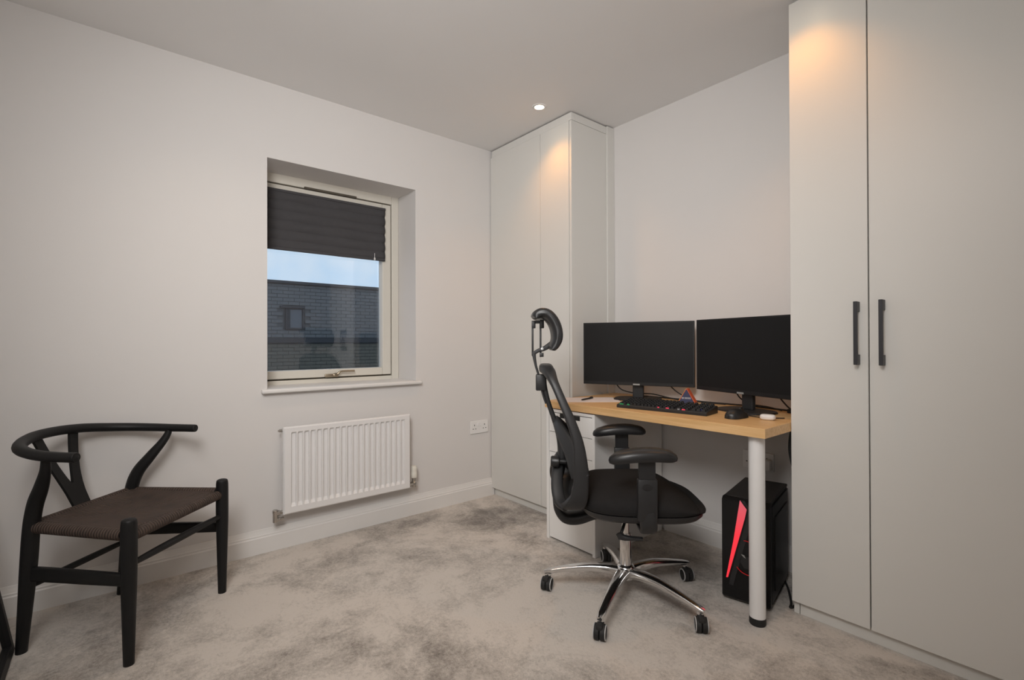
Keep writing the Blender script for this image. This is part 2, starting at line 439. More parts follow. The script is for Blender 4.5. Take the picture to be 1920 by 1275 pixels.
b = B(); box(b, .001, .016, -.355, .345, -.331, -.314, .004)
obj('hem_bar', b, M['blind'], bl)
b = B(); lathe(b, [(0, -.014), (.006, -.012), (.005, 0), (.0015, .004), (.0015, .03)], 10, Matrix.Translation((.022, .27, -.318)))
obj('pull_toggle', b, M['white_pl'], bl, True, label='small clear pull toggle')

# ------------------------------------------------------------------ wardrobes
ZD = .052
def ward_handle(px, y, z0, z1, parent):
    b = B()
    box(b, px-.006, px+.006, y-.034, y-.024, z0, z1, .0015)
    box(b, px-.006, px+.006, y-.026, y, z1-.036, z1, .0015); box(b, px-.006, px+.006, y-.026, y, z0, z0+.036, .0015)
    return obj('handle', b, M['handle_blk'], parent, label='anthracite bar handle')
wl = thing('wardrobe', 'tall narrow two-door off-white wardrobe in the far corner between window wall and desk', 'wardrobe', (.39, -.19, 0))
def wb(name, x0, x1, y0, y1, z0, z1, bev=.001, m='ward', par=wl, org=(.39, -.19), **k):
    return obj(name, abox(x0-org[0], x1-org[0], y0-org[1], y1-org[1], z0, z1, bev), M[m], par, **k)
YL = -.379
wb('carcass', .012, .757, YL+.021, -.002, .05, 2.345)
wb('door', .006, .5105, YL, YL+.019, ZD, 2.347, .0015)
wb('door', .5145, .7555, YL, YL+.019, ZD, 2.347, .0015)
wb('side_panel', .7585, .775, YL+.003, -.002, 0, 2.347)
wb('plinth', .008, .757, YL+.024, YL+.042, 0, .05)
b = B(); o_ = (.39, -.19)
box(b, .018-o_[0], .775-o_[0], YL+.003-o_[1], YL+.021-o_[1], 2.3485, 2.3925, .001)
box(b, .757-o_[0], .7755-o_[0], YL+.021-o_[1], -.066-o_[1], 2.3485, 2.3925, .001)
obj('top_filler', b, M['ward'], wl)
wb('filler_post', .7755, .787, -.066, -.002, 0, 2.393)

wr = thing('wardrobe', 'large off-white wardrobe with black bar handles at the right of the desk', 'wardrobe', (2.33, -.19, 0))
YR = -.378; og = (2.33, -.19)
wb('carcass', 1.958, 2.71, YR+.021, -.002, .05, 2.372, par=wr, org=og)
d1 = wb('door', 1.941, 2.1925, YR, YR+.019, ZD, 2.379, .0015, par=wr, org=og)
d2 = wb('door', 2.1965, 2.698, YR, YR+.019, ZD, 2.379, .0015, par=wr, org=og)
wb('side_panel', 1.9405, 1.957, YR+.021, -.002, 0, 2.372, par=wr, org=og)
wb('plinth', 1.962, 2.71, YR+.022, YR+.040, 0, .05, par=wr, org=og)
wb('plinth_end', 1.946, 1.960, YR+.0205, YR+.036, 0, .05, par=wr, org=og)
wb('top_filler', 1.958, 2.71, YR+.022, YR+.04, 2.3735, 2.394, par=wr, org=og)
ward_handle(2.163-og[0], YR-og[1], .978, 1.201, d1)
ward_handle(2.236-og[0], YR-og[1], .978, 1.203, d2)

# ------------------------------------------------------------------ radiator
rad = thing('radiator', 'white ribbed panel radiator under the window', 'radiator', (0, -1.4, .19))
RY0, RY1, RZ0, RZ1, RX = -1.752, -1.046, .192, .634, .088
b = B()
# front skin: a lattice of 20 recessed flutes
nf = 20; m0 = .032; pit = (RY1-RY0-2*m0)/nf
ys = [RY0, RY0+.006]; dep = [0, 0]
def col(y, d): ys.append(y); dep.append(d)
for k in range(nf):
    c = RY0+m0+pit*(k+.5)
    col(c-pit*.40, 0); col(c-pit*.30, 1); col(c+pit*.30, 1); col(c+pit*.40, 0)
ys += [RY1-.006, RY1]; dep += [0, 0]
zs = [(RZ0, 0), (RZ0+.006, 0), (RZ0+.036, 0), (RZ0+.052, 1), (RZ1-.036, 1), (RZ1-.027, 0), (RZ1-.006, 0), (RZ1, 0)]
V = []
for zi, (z, zd) in enumerate(zs):
    row = []
    for yi, (y, yd) in enumerate(zip(ys, dep)):
        edge = zi in (0, len(zs)-1) or yi in (0, len(ys)-1)
        row.append(b.verts.new((RX-.0125*zd*yd-(.006 if edge else 0), y+1.4, z-.19)))
    V.append(row)
for A, C in zip(V, V[1:]):
    for k in range(len(A)-1): b.faces.new((A[k], A[k+1], C[k+1], C[k]))
box(b, RX-.024, RX-.0135, RY0+1.4, RY1+1.4, RZ0-.19, RZ1-.19)
obj('panel', b, M['rad'], rad)
b = B()
for k in range(24):
    y = RY0+.04+k*(RY1-RY0-.08)/23
    box(b, RX-.050, RX-.0245, y+1.4-.004, y+1.4+.004, .03, .41)
box(b, RX-.052, RX-.049, RY0+1.43, RY1+1.37, .03, .41)
obj('convector_fins', b, M['rad'], rad)
for ya in (RY0+.002, RY1-.006):
    obj('side_cover', abox(.030, RX-.0135, ya+1.4, ya+1.404, .012, .436, .001), M['rad'], rad)
b = B()
box(b, .030, .0335, RY0+1.404, RY1+1.396, .430, .4335); box(b, RX-.026, RX-.022, RY0+1.404, RY1+1.396, .430, .4335)
for k in range(46):
    y = RY0+1.412+k*(RY1-RY0-.024)/45; box(b, .0335, RX-.026, y-.0022, y+.0022, .430, .4335)
obj('top_grille', b, M['rad'], rad)
for y in (-1.63, -1.17): obj('wall_bracket', abox(.0005, .042, y+1.385, y+1.415, .05, .39, .002), M['rad'], rad)
# thermostatic valve, right
v = B()
lathe(v, [(0, .0), (.013, 0), (.0145, .01), (.013, .02), (.0165, .022), (.0165, .030), (.012, .034), (.012, .056), (0, .056)], 18, Matrix.Translation((.058, .393, -.003)))
lathe(v, [(0, 0), (.012, 0), (.012, .03), (.009, .032), (.009, .045), (0, .045)], 14, axis_mtx((.058, .39, .012), (0, -1, 0)))
lathe(v, [(0, 0), (.008, 0), (.008, .06), (0, .06)], 12, axis_mtx((.058, .393, .004), (-1, 0, 0)))
lathe(v, [(.016, 0), (.016, .006), (.009, .008)], 14, axis_mtx((.03, .393, .004), (-1, 0, 0)))
obj('valve_body', v, M['valve'], rad, True, label='chrome valve body')
v = B()
lathe(v, [(0, 0), (.016, 0), (.0185, .006), (.0185, .030), (.017, .034), (.0175, .038), (.0175, .062), (.0150, .070), (.0, .072)], 20, Matrix.Translation((.058, .393, .053)))
obj('thermostat_head', v, M['ivory'], rad, True, label='ivory thermostat knob')
v = B()
lathe(v, [(0, 0), (.0125, 0), (.0125, .045), (.014, .047), (.014, .058), (.010, .062), (0, .063)], 16, Matrix.Translation((.058, -.385, -.032)))
lathe(v, [(0, 0), (.013, 0), (.013, .02), (.010, .022), (.010, .045), (0, .045)], 14, axis_mtx((.058, -.385, .012), (0, 1, 0)))
lathe(v, [(0, 0), (.011, 0), (.011, .022), (.009, .024), (.009, .040), (0, .040)], 14, axis_mtx((.058, -.385, -.022), (0, 1, 0)))
lathe(v, [(0, 0), (.008, 0), (.008, .06), (0, .06)], 12, axis_mtx((.058, -.352, -.022), (-1, 0, 0)))
obj('lockshield_valve', v, M['valve'], rad, True, label='chrome lockshield valve')
v = B(); lathe(v, [(0, 0), (.008, 0), (.008, .016), (.005, .018), (.005, .022), (0, .022)], 12, axis_mtx((.058, -.350, .425), (0, -1, 0)))
obj('bleed_valve', v, M['valve'], rad, True)

# ------------------------------------------------------------------ double sockets
def socket(label, loc, rz):
    t = thing('double_socket', label, 'socket', loc, rz, None)
    # local: x along wall, -y out of the wall, z up
    obj('plate', abox(-.0735, .0735, -.009, -.0005, -.043, .043, .003), M['white_pl'], t)
    for s in (-1, 1):
        obj('rocker_switch', abox(s*.012-.008, s*.012+.008, -.013, -.0085, .008, .030, .0015), M['white_pl'], t)
        b = B(); cx = s*.042
        box(b, cx-.0022, cx+.0022, -.0096, -.0088, .009, .019); box(b, cx-.014, cx-.007, -.0096, -.0088, -.013, -.0085); box(b, cx+.007, cx+.014, -.0096, -.0088, -.013, -.0085)
        obj('pin_slots', b, M['gap'], t)
    return t
socket('white double power socket on the wall beside the tall corner wardrobe', (0, -.482, .484), PI/2)
socket('white double power socket low under the desk behind the desk leg', (1.653, 0, .484), 0)
pl = thing('power_plug', 'white plug pushed into the socket under the desk', 'plug', (1.697, -.010, .475))
obj('plug_body', abox(-.026, .026, -.032, 0, -.026, .026, .007, 3), M['white_pl'], pl, True)
b = B(); tube(b, [(0, -.018, -.024), (0, -.02, -.06), (.01, -.02, -.12), (.03, -.02, -.2), (.06, -.025, -.3), (.06, -.03, -.40), (.05, -.05, -.468)], .0035)
obj('plug_cord', b, M['white_pl'], pl, True)

# ------------------------------------------------------------------ ceiling downlights
def downlight(x, y, label, wide=False):
    t = thing('downlight', label, 'light', (x, y, H))
    b = B(); lathe(b, [(.026, -.001), (.028, -.004), (.040, -.004), (.043, -.0005)], 32)
    for f in list(b.faces):
        if len(f.verts) > 4: b.faces.remove(f)
    obj('trim_ring', b, M['white_pl'], t, True)
    b = B(); lathe(b, [(0, -.0025), (.0262, -.0025), (.0262, -.0005), (0, -.0005)], 28)
    obj('lens', b, M['lamp'], t)
    if wide: spot('downlight_beam', (x, y, H-.012), P_ROOM, 128, 1, (1, .80, .60))
    else:
        spot('downlight_beam', (x, y, H-.012), P_BEAM, 112, .85)
        spot('downlight_spill', (x, y, H-.014), P_SPILL, 155, 1, (1, .76, .5))
    return t
downlight(.690, -.548, 'small round recessed ceiling light in front of the tall corner wardrobe')
downlight(1.995, -.545, 'recessed ceiling light above the wardrobe with black handles')
downlight(.690, -2.0, 'recessed ceiling light above the wishbone chair', True)
downlight(1.995, -2.0, 'recessed ceiling light in the near part of the ceiling opposite the window', True)

# ------------------------------------------------------------------ drawer unit
dx0, dx1, dyf, dh = .7885, 1.131, -.595, .703
du = thing('drawer_unit', 'white drawer unit with four fronts under the left end of the desk', 'drawers', ((dx0+dx1)/2, -.32, 0))
ox, oy = (dx0+dx1)/2, -.32
def db(name, x0, x1, y0, y1, z0, z1, bev=.001, m='white_lam', par=du): return obj(name, abox(x0-ox, x1-ox, y0-oy, y1-oy, z0, z1, bev), M[m], par)
b = B()
for a in ((dx0, dx0+.018, dyf, -.022, 0, dh), (dx1-.018, dx1, dyf, -.022, 0, dh), (dx0+.018, dx1-.018, dyf, -.022, dh-.016, dh),
          (dx0+.018, dx1-.018, -.03, -.022, .0, dh-.016), (dx0+.018, dx1-.018, dyf+.03, -.03, .02, .035), (dx0+.018, dx1-.018, dyf+.03, dyf+.045, 0, .02)):
    box(b, a[0]-ox, a[1]-ox, a[2]-oy, a[3]-oy, a[4], a[5], .001)
obj('cabinet_body', b, M['white_lam'], du)
for z0, z1 in ((.582, .683), (.474, .579), (.370, .471), (.012, .367)):
    d = db('drawer', dx0+.0205, dx1-.0205, dyf+.003, dyf+.02, z0, z1, .001)
db('finger_gap', dx0+.10, dx1-.10, dyf+.0025, dyf+.0035, .660, .683, 0, 'gap')

# ------------------------------------------------------------------ desk
DT = .745
dk = thing('desk', 'oak effect desktop spanning between the two wardrobes on a round white leg', 'desk', (1.36, -.305, 0))
ox2, oy2 = 1.36, -.305
obj('desktop', abox(.7885-ox2, 1.9395-ox2, -.607-oy2, -.004-oy2, DT-.036, DT, .0015), M['oak'], dk)
def leg(x, y):
    b = B(); lathe(b, [(0, .028), (.0285, .028), (.0285, DT-.046), (.0325, DT-.045), (.0325, DT-.037), (0, DT-.037)], 28, Matrix.Translation((x-ox2, y-oy2, 0)))
    o = obj('leg', b, M['white_pl'], dk, True)
    b = B(); lathe(b, [(0, 0), (.027, 0), (.029, .003), (.029, .0278), (0, .0278)], 28, Matrix.Translation((x-ox2, y-oy2, 0)))
    obj('foot', b, M['rubber'], o, True, label='black plastic foot')
leg(1.884, -.548); leg(1.889, -.045)

# ------------------------------------------------------------------ monitors
def monitor(label, a, c, hw, grp='twin monitors on the desk'):
    a = Vector(a); c = Vector(c); d = c-a; ang = math.atan2(d.y, d.x); w = d.length; mid = (a+c)/2
    t = thing('monitor', label, 'monitor', (mid.x, mid.y, DT), ang, None)
    z0, z1 = .079, .425
    # local +x right, -y towards the viewer
    b = B(); box(b, -w/2, w/2, 0, .012, z0, z1, .002); box(b, -w*.32, w*.32, .012, .040, z0+.05, z1-.08, .012, 3)
    obj('housing', b, M['bezel'], t)
    obj('screen', abox(-w/2+.007, w/2-.007, -.0008, .0003, z0+.018, z1-.007), M['screen'], t)
    obj('badge', abox(-.018, .018, -.0016, 0, z0+.0015, z0+.0095), M['silver'], t, label='tiny silver badge')
    b = B(); box(b, -.030, .030, .040, .062, .006, .26, .006)
    obj('stand_neck', b, M['black_pl'], t)
    b = B(); prof = [(.125*math.copysign(abs(math.cos(q))**.55, math.cos(q)), .09*math.copysign(abs(math.sin(q))**.55, math.sin(q))) for q in [2*PI*k/32 for k in range(32)]]
    prism(b, prof, lambda x, y, z: (x, y+.032, z), 0.0, .008); bmesh.ops.bevel(b, geom=[e for e in b.edges if abs(e.verts[0].co.z-e.verts[1].co.z) < 1e-5 and e.verts[0].co.z > .007], offset=.003, segments=2, affect='EDGES')
    obj('stand_base', b, M['black_pl'], t)
    return t
monitor('black flat monitor standing next to the tall corner wardrobe', (.836, -.347, 0), (1.379, -.101, 0), .3)
monitor('black flat monitor next to the wardrobe with handles, angled inwards', (1.426, -.166, 0), (1.9335, -.3175, 0), .3)

# ------------------------------------------------------------------ keyboard, mouse, small things
kang = math.atan2(.057, .421)
kb = thing('keyboard', 'black gaming keyboard with coloured key lights in front of the monitors', 'keyboard', (1.222, -.541, DT), kang)
KW, KD = .432, .130
b = B()
prism(b, [(0, 0), (KD, 0), (KD, .030), (KD-.006, .033), (.004, .016), (0, .013)], lambda y, z, x: (x, y, z), 0, KW)
bmesh.ops.bevel(b, geom=b.edges[:], offset=.0015, segments=1, affect='EDGES')
obj('case', b, M['black_pl'], kb)
b = B(); rowlen = [15, 15, 14, 13, 12, 8]
slope = math.atan2(.017, KD-.01)
def kz(y): return .016+(y-.004)*(.033-.016)/(KD-.01)
blocks = [(.010, .285), (.300, .352), (.362, .424)]
for r in range(6):
    y0 = .008+r*.0195; 
    for (xa, xb) in blocks:
        n = max(1, round((xb-xa)/.0187)); wdt = (xb-xa)/n
        for k in range(n):
            x0 = xa+k*wdt+.0012; x1 = xa+(k+1)*wdt-.0012
            z = kz(y0+.009)
            vs = [b.verts.new(p) for p in ((x0, y0, z-.003), (x1, y0, z-.003), (x1, y0+.0168, z-.001), (x0, y0+.0168, z-.001),
                                             (x0+.0028, y0+.003, z+.0085), (x1-.0028, y0+.003, z+.0085), (x1-.0028, y0+.0145, z+.0095), (x0+.0028, y0+.0145, z+.0095))]
            for f in ((0, 1, 2, 3), (4, 7, 6, 5), (0, 4, 5, 1), (1, 5, 6, 2), (2, 6, 7, 3), (3, 7, 4, 0)): b.faces.new([vs[i] for i in f])
obj('keycaps', b, M['black_soft'], kb, kind='stuff')
for x0, x1, y, mm in ((.014, .034, .0060, 'k_green'), (.054, .066, .0060, 'k_green'), (.208, .216, .0060, 'k_red'), (.248, .262, .0060, 'k_red'), (.302, .312, .0060, 'k_grey'), (.322, .336, .0060, 'k_red'), (.392, .404, .0263, 'k_blue'), (.404, .416, .0460, 'k_blue'), (.412, .420, .0655, 'k_grey')):
    obj('key_light', abox(x0, x1, y-.001, y+.0008, kz(y)-.0005, kz(y)+.0045), M[mm], kb)
b = B(); tube(b, [(.20, KD+.001, .012), (.205, KD+.022, .004), (.24, KD+.032, .004), (.33, KD+.036, .004), (.40, KD+.040, .004)], .0028)
obj('keyboard_lead', b, M['rubber'], kb, True)

mo = thing('computer_mouse', 'black computer mouse on the desk beside the keyboard', 'mouse', (1.750, -.425, DT), math.radians(86))
def mouse_shell(bm, a0, a1, hh, wscale=1, z0=0, lift=0):
    rows = []; N = 18
    for i in range(N+1):
        t = a0+(a1-a0)*i/N
        x = -.062+.124*t
        w = .033*wscale*(max(0, 1-abs(2*t-1)**3.2))**.5*(1-.12*math.sin(PI*t))+.0015
        hgt = hh*(max(0, math.sin(PI*min(1, max(0, t*.93+.06))))**.6)*(1.0-.28*t)
        rows.append([(x, w*math.cos(PI*k/12)*(1.0), z0+lift+.001+hgt*math.sin(PI*k/12)**.75) for k in range(13)])
    V = grid(bm, rows)
    for A, C in zip(V, V[1:]): bm.faces.new((A[0], C[0], C[-1], A[-1]))
    bm.faces.new(V[0]); bm.faces.new(V[-1][::-1])
b = B(); mouse_shell(b, 0, 1, .045); obj('shell', b, M['black_soft'], mo, True)
b = B(); lathe(b, [(0, -.004), (.010, -.004), (.011, 0), (.010, .004), (0, .004)], 16, axis_mtx((.032, 0, .032), (0, 1, 0)))
obj('scroll_wheel', b, M['rubber'], mo, True)
b = B(); box(b, .012, .054, -.0008, .0008, .018, .033)
obj('button_split', b, M['gap'], mo)
b = B(); tube(b, [(.060, 0, .010), (.074, -.012, .004), (.070, -.05, .004), (.075, -.090, .004), (.12, -.135, .004)], .0022)
obj('mouse_lead', b, M['rubber'], mo, True)

eb = thing('earbuds_case', 'small glossy white earbuds case on the desk beside the mouse', 'case', (1.857, -.385, DT), math.radians(12))
prof = [(.0, 0)]
def pill(bm, lat, w, d, h, zc, n=30):
    R = []
    for q in lat:
        c, s_ = abs(math.cos(q))**.55, math.copysign(abs(math.sin(q))**.8, math.sin(q))
        R.append([bm.verts.new((w*(1-(d/w)*(1-c))*math.copysign(abs(math.cos(p))**.6, math.cos(p)), d*c*math.copysign(abs(math.sin(p))**.9, math.sin(p)), zc+h*s_)) for p in [2*PI*k/n for k in range(n)]])
    for A, C in zip(R, R[1:]):
        for k in range(n): bm.faces.new((A[k], A[(k+1) % n], C[(k+1) % n], C[k]))
    bm.faces.new(R[0][::-1]); bm.faces.new(R[-1])
b = B(); pill(b, [math.radians(x) for x in (-88, -75, -60, -40, -20, 0, 12)], .029, .021, .0115, .0117); obj('case_body', b, M['white_pl'], eb, True)
b = B(); pill(b, [math.radians(x) for x in (14, 30, 45, 60, 75, 88)], .029, .021, .0115, .0117); obj('lid', b, M['white_pl'], eb, True)

pp = obj('paper_sheet', abox(-.105, .105, -.148, .148, 0, .0012), M['paper'], None); pp.location = (.935, -.405, DT+.0002); pp.rotation_euler = (0, 0, math.radians(-38))
tag(pp, 'sheet of pale pink-white paper lying on the left end of the desk', 'paper')
pe = thing('pen', 'black pen lying on the sheet of paper', 'pen', (.925, -.42, DT+.0062), math.radians(104))
b = B(); lathe(b, [(0, -.066), (.0012, -.064), (.0038, -.052), (.0044, -.04), (.0044, .03), (0, .03)], 12, axis_mtx((0, 0, 0), (1, 0, 0))); obj('barrel', b, M['black_soft'], pe, True)
b = B(); lathe(b, [(0, .030), (.005, .030), (.005, .066), (.0035, .07), (0, .07)], 12, axis_mtx((0, 0, 0), (1, 0, 0))); box(b, .035, .068, -.001, .001, .004, .0075); obj('cap', b, M['black_soft'], pe, True)

tr = thing('triangular_pack', 'navy and orange triangular card pack standing between keyboard and monitors', 'pack', (1.402, -.21, DT), math.radians(20))
hw_, hd_, ht_ = .050, .028, .083
b = B(); prism(b, [(-hw_, 0), (hw_, 0), (.003, ht_), (-.003, ht_)], lambda x, z, y: (x, y, z), -hd_, hd_); obj('pack_body', b, M['orange'], tr)
b = B(); prism(b, [(-hw_+.004, .001), (hw_-.004, .001), (.002, ht_-.003), (-.002, ht_-.003)], lambda x, z, y: (x, y, z), -hd_-.001, -hd_); obj('front_panel', b, M['navy'], tr, label='navy triangular front')
b = B()
for i, w_ in enumerate((.006, .004, .006, .005, .006, .004)): box(b, -.022+i*.0076, -.022+i*.0076+w_, -hd_-.0016, -hd_-.001, .034, .042)
obj('printed_line', b, M['pale'], tr, label='pale printed line on the front')
b = B(); prism(b, [(-hw_-.0006, .0), (-hw_+.0005, 0), (-.0028, ht_), (-.0039, ht_)], lambda x, z, y: (x, y, z), -hd_, hd_); obj('side_edge', b, M['yellow'], tr, label='yellow left edge')

def cable(label, pts, r=.0032, name='cable'):
    b = B(); tube(b, pts, r, 8, 8); o = obj(name, b, M['rubber'], None, True); return tag(o, label, 'cable')
cable('black cable curving down behind the left monitor to its stand foot', [(.985, -.250, .836), (1.01, -.225, .795), (1.06, -.165, .775), (1.11, -.09, .770), (1.19, -.075, .758), (1.27, -.075, .7488)])
cable('black cable drooping behind the left monitor towards the triangular pack', [(1.21, -.115, .86), (1.27, -.105, .80), (1.34, -.09, .765), (1.42, -.075, .7485), (1.52, -.06, .7485)])
cable('black cable curving behind the stand of the right monitor', [(1.61, -.165, .86), (1.635, -.155, .80), (1.68, -.13, .770), (1.735, -.095, .760), (1.795, -.085, .7488)])
cable('black cable hanging from the right monitor towards the wardrobe side', [(1.80, -.20, .86), (1.83, -.185, .81), (1.86, -.180, .775), (1.895, -.18, .756), (1.925, -.17, .7488)])
cable('long black cable lying along the back of the desk', [(1.0, -.06, .7490), (1.2, -.04, .7490), (1.45, -.05, .7490), (1.62, -.035, .7490), (1.78, -.06, .7490), (1.9, -.08, .7490)], .0036)
b = B(); box(b, -.045, .045, -.02, .02, 0, .018, .003)
pb = obj('cable_box', b, M['black_pl'], None); pb.location = (1.878, -.115, DT+.0002); pb.rotation_euler = (0, 0, -.12); tag(pb, 'low flat black box lying behind the right monitor stand', 'box')
for i, (x, dy) in enumerate(((1.905, -.30), (1.918, -.315), (1.922, -.27))):
    cable(('outermost black cable hanging under the right end of the desk', 'second black cable hanging under the right end of the desk', 'rear black cable hanging under the right end of the desk')[i],
          [(x, dy+.02, DT-.037), (x-.004, dy+.01, .62), (x+.004, dy+.03, .53), (x+.008, dy+.08, .42), (x+.006, dy+.14, .3), (x, dy+.19, .15), (x-.01, dy+.20, .01)], .0045)
cable('black cable looping on the carpet beside the computer tower', [(1.800, -.10, .006), (1.86, -.20, .006), (1.91, -.305, .006), (1.922, -.345, .006), (1.93, -.30, .006), (1.925, -.15, .006)], .0045)

# ------------------------------------------------------------------ computer tower
pc = thing('computer_tower', 'black computer tower with a glowing red stripe under the desk', 'computer', (1.712, -.480, 0), math.radians(11))
PW, PD, PH = .180, .360, .425
b = B(); box(b, .004, PW-.004, .024, PD, .012, PH-.012, .004)
obj('case', b, M['black_pl'], pc)
b = B(); prism(b, [(0, .020), (.0, PH-.012), (.016, PH), (.030, PH), (.030, .010), (.012, .010)], lambda y, z, x: (x, y, z), 0, PW)
bmesh.ops.bevel(b, geom=b.edges[:], offset=.003, segments=2, affect='EDGES')
obj('front_panel', b, M['black_gloss'], pc)
b = B(); box(b, .002, PW-.002, .032, PD, PH-.0115, PH, .004); obj('top_panel', b, M['black_pl'], pc)
b = B(); box(b, PW-.0035, PW, .036, PD-.004, .02, PH-.018, .003); box(b, PW-.001, PW+.003, .075, PD-.03, .06, PH-.07, .003)
obj('side_panel', b, M['black_gloss'], pc)
st = lambda x, z, y: (x, y, z)
b = B(); prism(b, [(.071, .420), (.096, .388), (.088, .348), (.024, .098), (.017, .096), (.046, .255)], st, -.0035, .001); obj('light_strip', b, M['red_led'], pc, label='glowing red wedge-shaped light')
b = B(); prism(b, [(.076, .421), (.103, .390), (.095, .348), (.032, .098), (.028, .070), (.044, .07), (.120, .37), (.088, .421)], st, -.002, .001); obj('front_groove', b, M['black_pl'], pc)
b = B()
tube(b, [(.085, -.003, .262), (.10, -.003, .262), (.12, -.003, .250), (.145, -.003, .225)], .0016, 6, 6)
obj('red_accent', b, M['red_line'], pc, True, label='thin red line')
b = B()
tube(b, [(.058, -.003, .150), (.075, -.003, .135), (.10, -.003, .128), (.13, -.003, .132), (.15, -.003, .142)], .0018, 6, 6)
obj('red_accent', b, M['red_line'], pc, True, label='thin red line')
b = B(); prism(b, [(.074, .205), (.086, .203), (.092, .192), (.084, .196)], st, -.003, .001); obj('badge', b, M['silver'], pc, label='small silver emblem')
b = B(); prism(b, [(.066, .18), (.078, .196), (.10, .20), (.13, .19), (.135, .16), (.115, .15), (.085, .152)], st, -.002, .001); obj('emblem_plate', b, M['black_pl'], pc)
for x in (.025, PW-.025):
    for y in (.05, PD-.05):
        b = B(); lathe(b, [(0, 0), (.014, 0), (.015, .0128), (0, .0128)], 14, Matrix.Translation((x, y, 0))); obj('foot', b, M['rubber'], pc, True)

# ------------------------------------------------------------------ office chair   local: x forward, y left, z up;  (u,l,z) -> (u,-l,z)
oc = thing('office_chair', 'black mesh-back office chair with headrest on a chrome five-star base', 'chair', (1.441, -.762, 0), math.atan2(.735, .678))
def c3(p): return (p[0], -p[1])+tuple(p[2:])
def cpath(pts, n=6, closed=False): return cr_path([c3(p) for p in pts], n, closed)
fa = math.atan2(.735, .678)
# star base
b = B(); lathe(b, [(0, .078), (.034, .078), (.040, .088), (.040, .118), (.032, .130), (.026, .134), (.0, .134)], 28); obj('base_hub', b, M['chrome'], oc, True)
for wa in (220, 291.5, 2, 75, 144.5):
    a = math.radians(wa)-fa
    ca, sa = math.cos(a), math.sin(a)
    pts = [(r*ca, r*sa, z, hz, hwd) for r, z, hz, hwd in ((.028, .104, .020, .026), (.08, .110, .018, .024), (.15, .109, .0155, .021), (.22, .099, .013, .0185), (.285, .086, .011, .016), (.320, .078, .010, .015), (.342, .073, .007, .010))]
    b = B(); sweep(b, cr_path(pts, 4), sqr(3, 16), ref=(0, 0, 1))
    lathe(b, [(0, .060), (.013, .060), (.013, .082), (0, .082)], 14, Matrix.Translation((.325*ca, .325*sa, 0)))
    arm = obj('base_arm', b, M['chrome'], oc, True)
    # caster, rolling direction turned a little
    ct = math.radians(140.4+{220: -22, 291.5: -20, 2: -12, 75: 8, 144.5: 5}[wa])-fa
    T = Matrix.Translation((.328*ca, .328*sa, 0)) @ Matrix.Rotation(ct, 4, 'Z')
    for s in (-1, 1):
        b = B(); lathe(b, [(0, .0012), (.024, .0012), (.0270, .003), (.0275, .010), (.0265, .019), (.021, .0205), (0, .0205)], 24, T @ axis_mtx((-.012, 0, .0275), (0, s, 0)))
        obj('caster_wheel', b, M['rubber'], arm, True)
        b = B(); lathe(b, [(.0215, .0185), (.0262, .0195), (.0258, .0222), (.0218, .0222)], 24, T @ axis_mtx((-.012, 0, .0275), (0, s, 0)))
        for f in list(b.faces):
            if len(f.verts) > 4: b.faces.remove(f)
        obj('wheel_rim', b, M['grey_rim'], arm, True, label='light grey wheel ring')
    b = B(); box(b, -.034, .012, -.012, .012, .040, .0585, .005, rot=T); lathe(b, [(0, .04), (.010, .04), (.010, .061), (0, .061)], 12, T)
    obj('caster_fork', b, M['rubber'], arm, True)
b = B(); lathe(b, [(0, .13), (.0245, .13), (.0235, .255), (.021, .262), (0, .262)], 24); obj('gas_column', b, M['chrome'], oc, True)
b = B(); lathe(b, [(0, .262), (.0155, .262), (.0155, .365), (0, .365)], 20); obj('gas_piston', b, M['chrome'], oc, True)
b = B(); box(b, -.10, .10, -.075, .075, .335, .388, .012, 3); box(b, -.055, .055, -.05, .05, .318, .345, .01); obj('tilt_mechanism', b, M['black_pl'], oc, True)
b = B(); tube(b, [c3(p) for p in ((-.005, .04, .350), (-.018, .09, .345), (-.034, .135, .333), (-.046, .15, .312))], .006)
sweep(b, [c3((-.052, .150, .318))+(.012, .012), c3((-.046, .152, .306))+(.013, .012), c3((-.03, .156, .303))+(.010, .011), c3((.0, .160, .303))+(.007, .012), c3((.036, .164, .303))+(.006, .011)], sqr(3, 12), ref=(0, 0, 1))
obj('lever', b, M['black_pl'], oc, True)
# seat
def seat_outline(q, u0=-.205, u1=.292, l0=.240, l1=.252):
    c, s = math.cos(q), math.sin(q); n = 3.4
    x = math.copysign(abs(c)**(2/n), c); y = math.copysign(abs(s)**(2/n), s)
    um = (u0+u1)/2; uh = (u1-u0)/2
    return um, uh*x, (l0+(l1-l0)*(x+1)/2)*y
def seat_loft(bm, rings, n=56):
    R = []
    for s, z, wf in rings:
        ring = []
        for k in range(n):
            um, du_, l = seat_outline(2*PI*k/n); u = um+du_*s; ll = l*(1-(1-s)*.95)
            drop = wf*1.15*max(0, u-.10)**1.55 + wf*.10*max(0, -.10-u)**1.2
            ring.append(bm.verts.new((u, -ll, z-drop-wf*.25*(abs(ll)/.25)**2.5*.05)))
        R.append(ring)
    for A, C in zip(R, R[1:]):
        for k in range(n): bm.faces.new((A[k], A[(k+1) % n], C[(k+1) % n], C[k]))
    bm.faces.new(R[0][::-1]); bm.faces.new(R[-1])
b = B(); seat_loft(b, [(.93, .411, 0), (.985, .415, 0), (1.0, .425, .1), (1.005, .440, .3), (1.0, .453, .55), (.975, .465, .8), (.93, .475, .95), (.85, .483, 1), (.72, .489, 1), (.55, .492, 1), (.35, .494, 1), (.15, .495, 1)])
obj('seat_cushion', b, M['fabric'], oc, True)
b = B(); seat_loft(b, [(.84, .381, 0), (.92, .384, 0), (.965, .396, 0), (.975, .4105, 0)])
obj('seat_pan', b, M['black_pl'], oc, True)
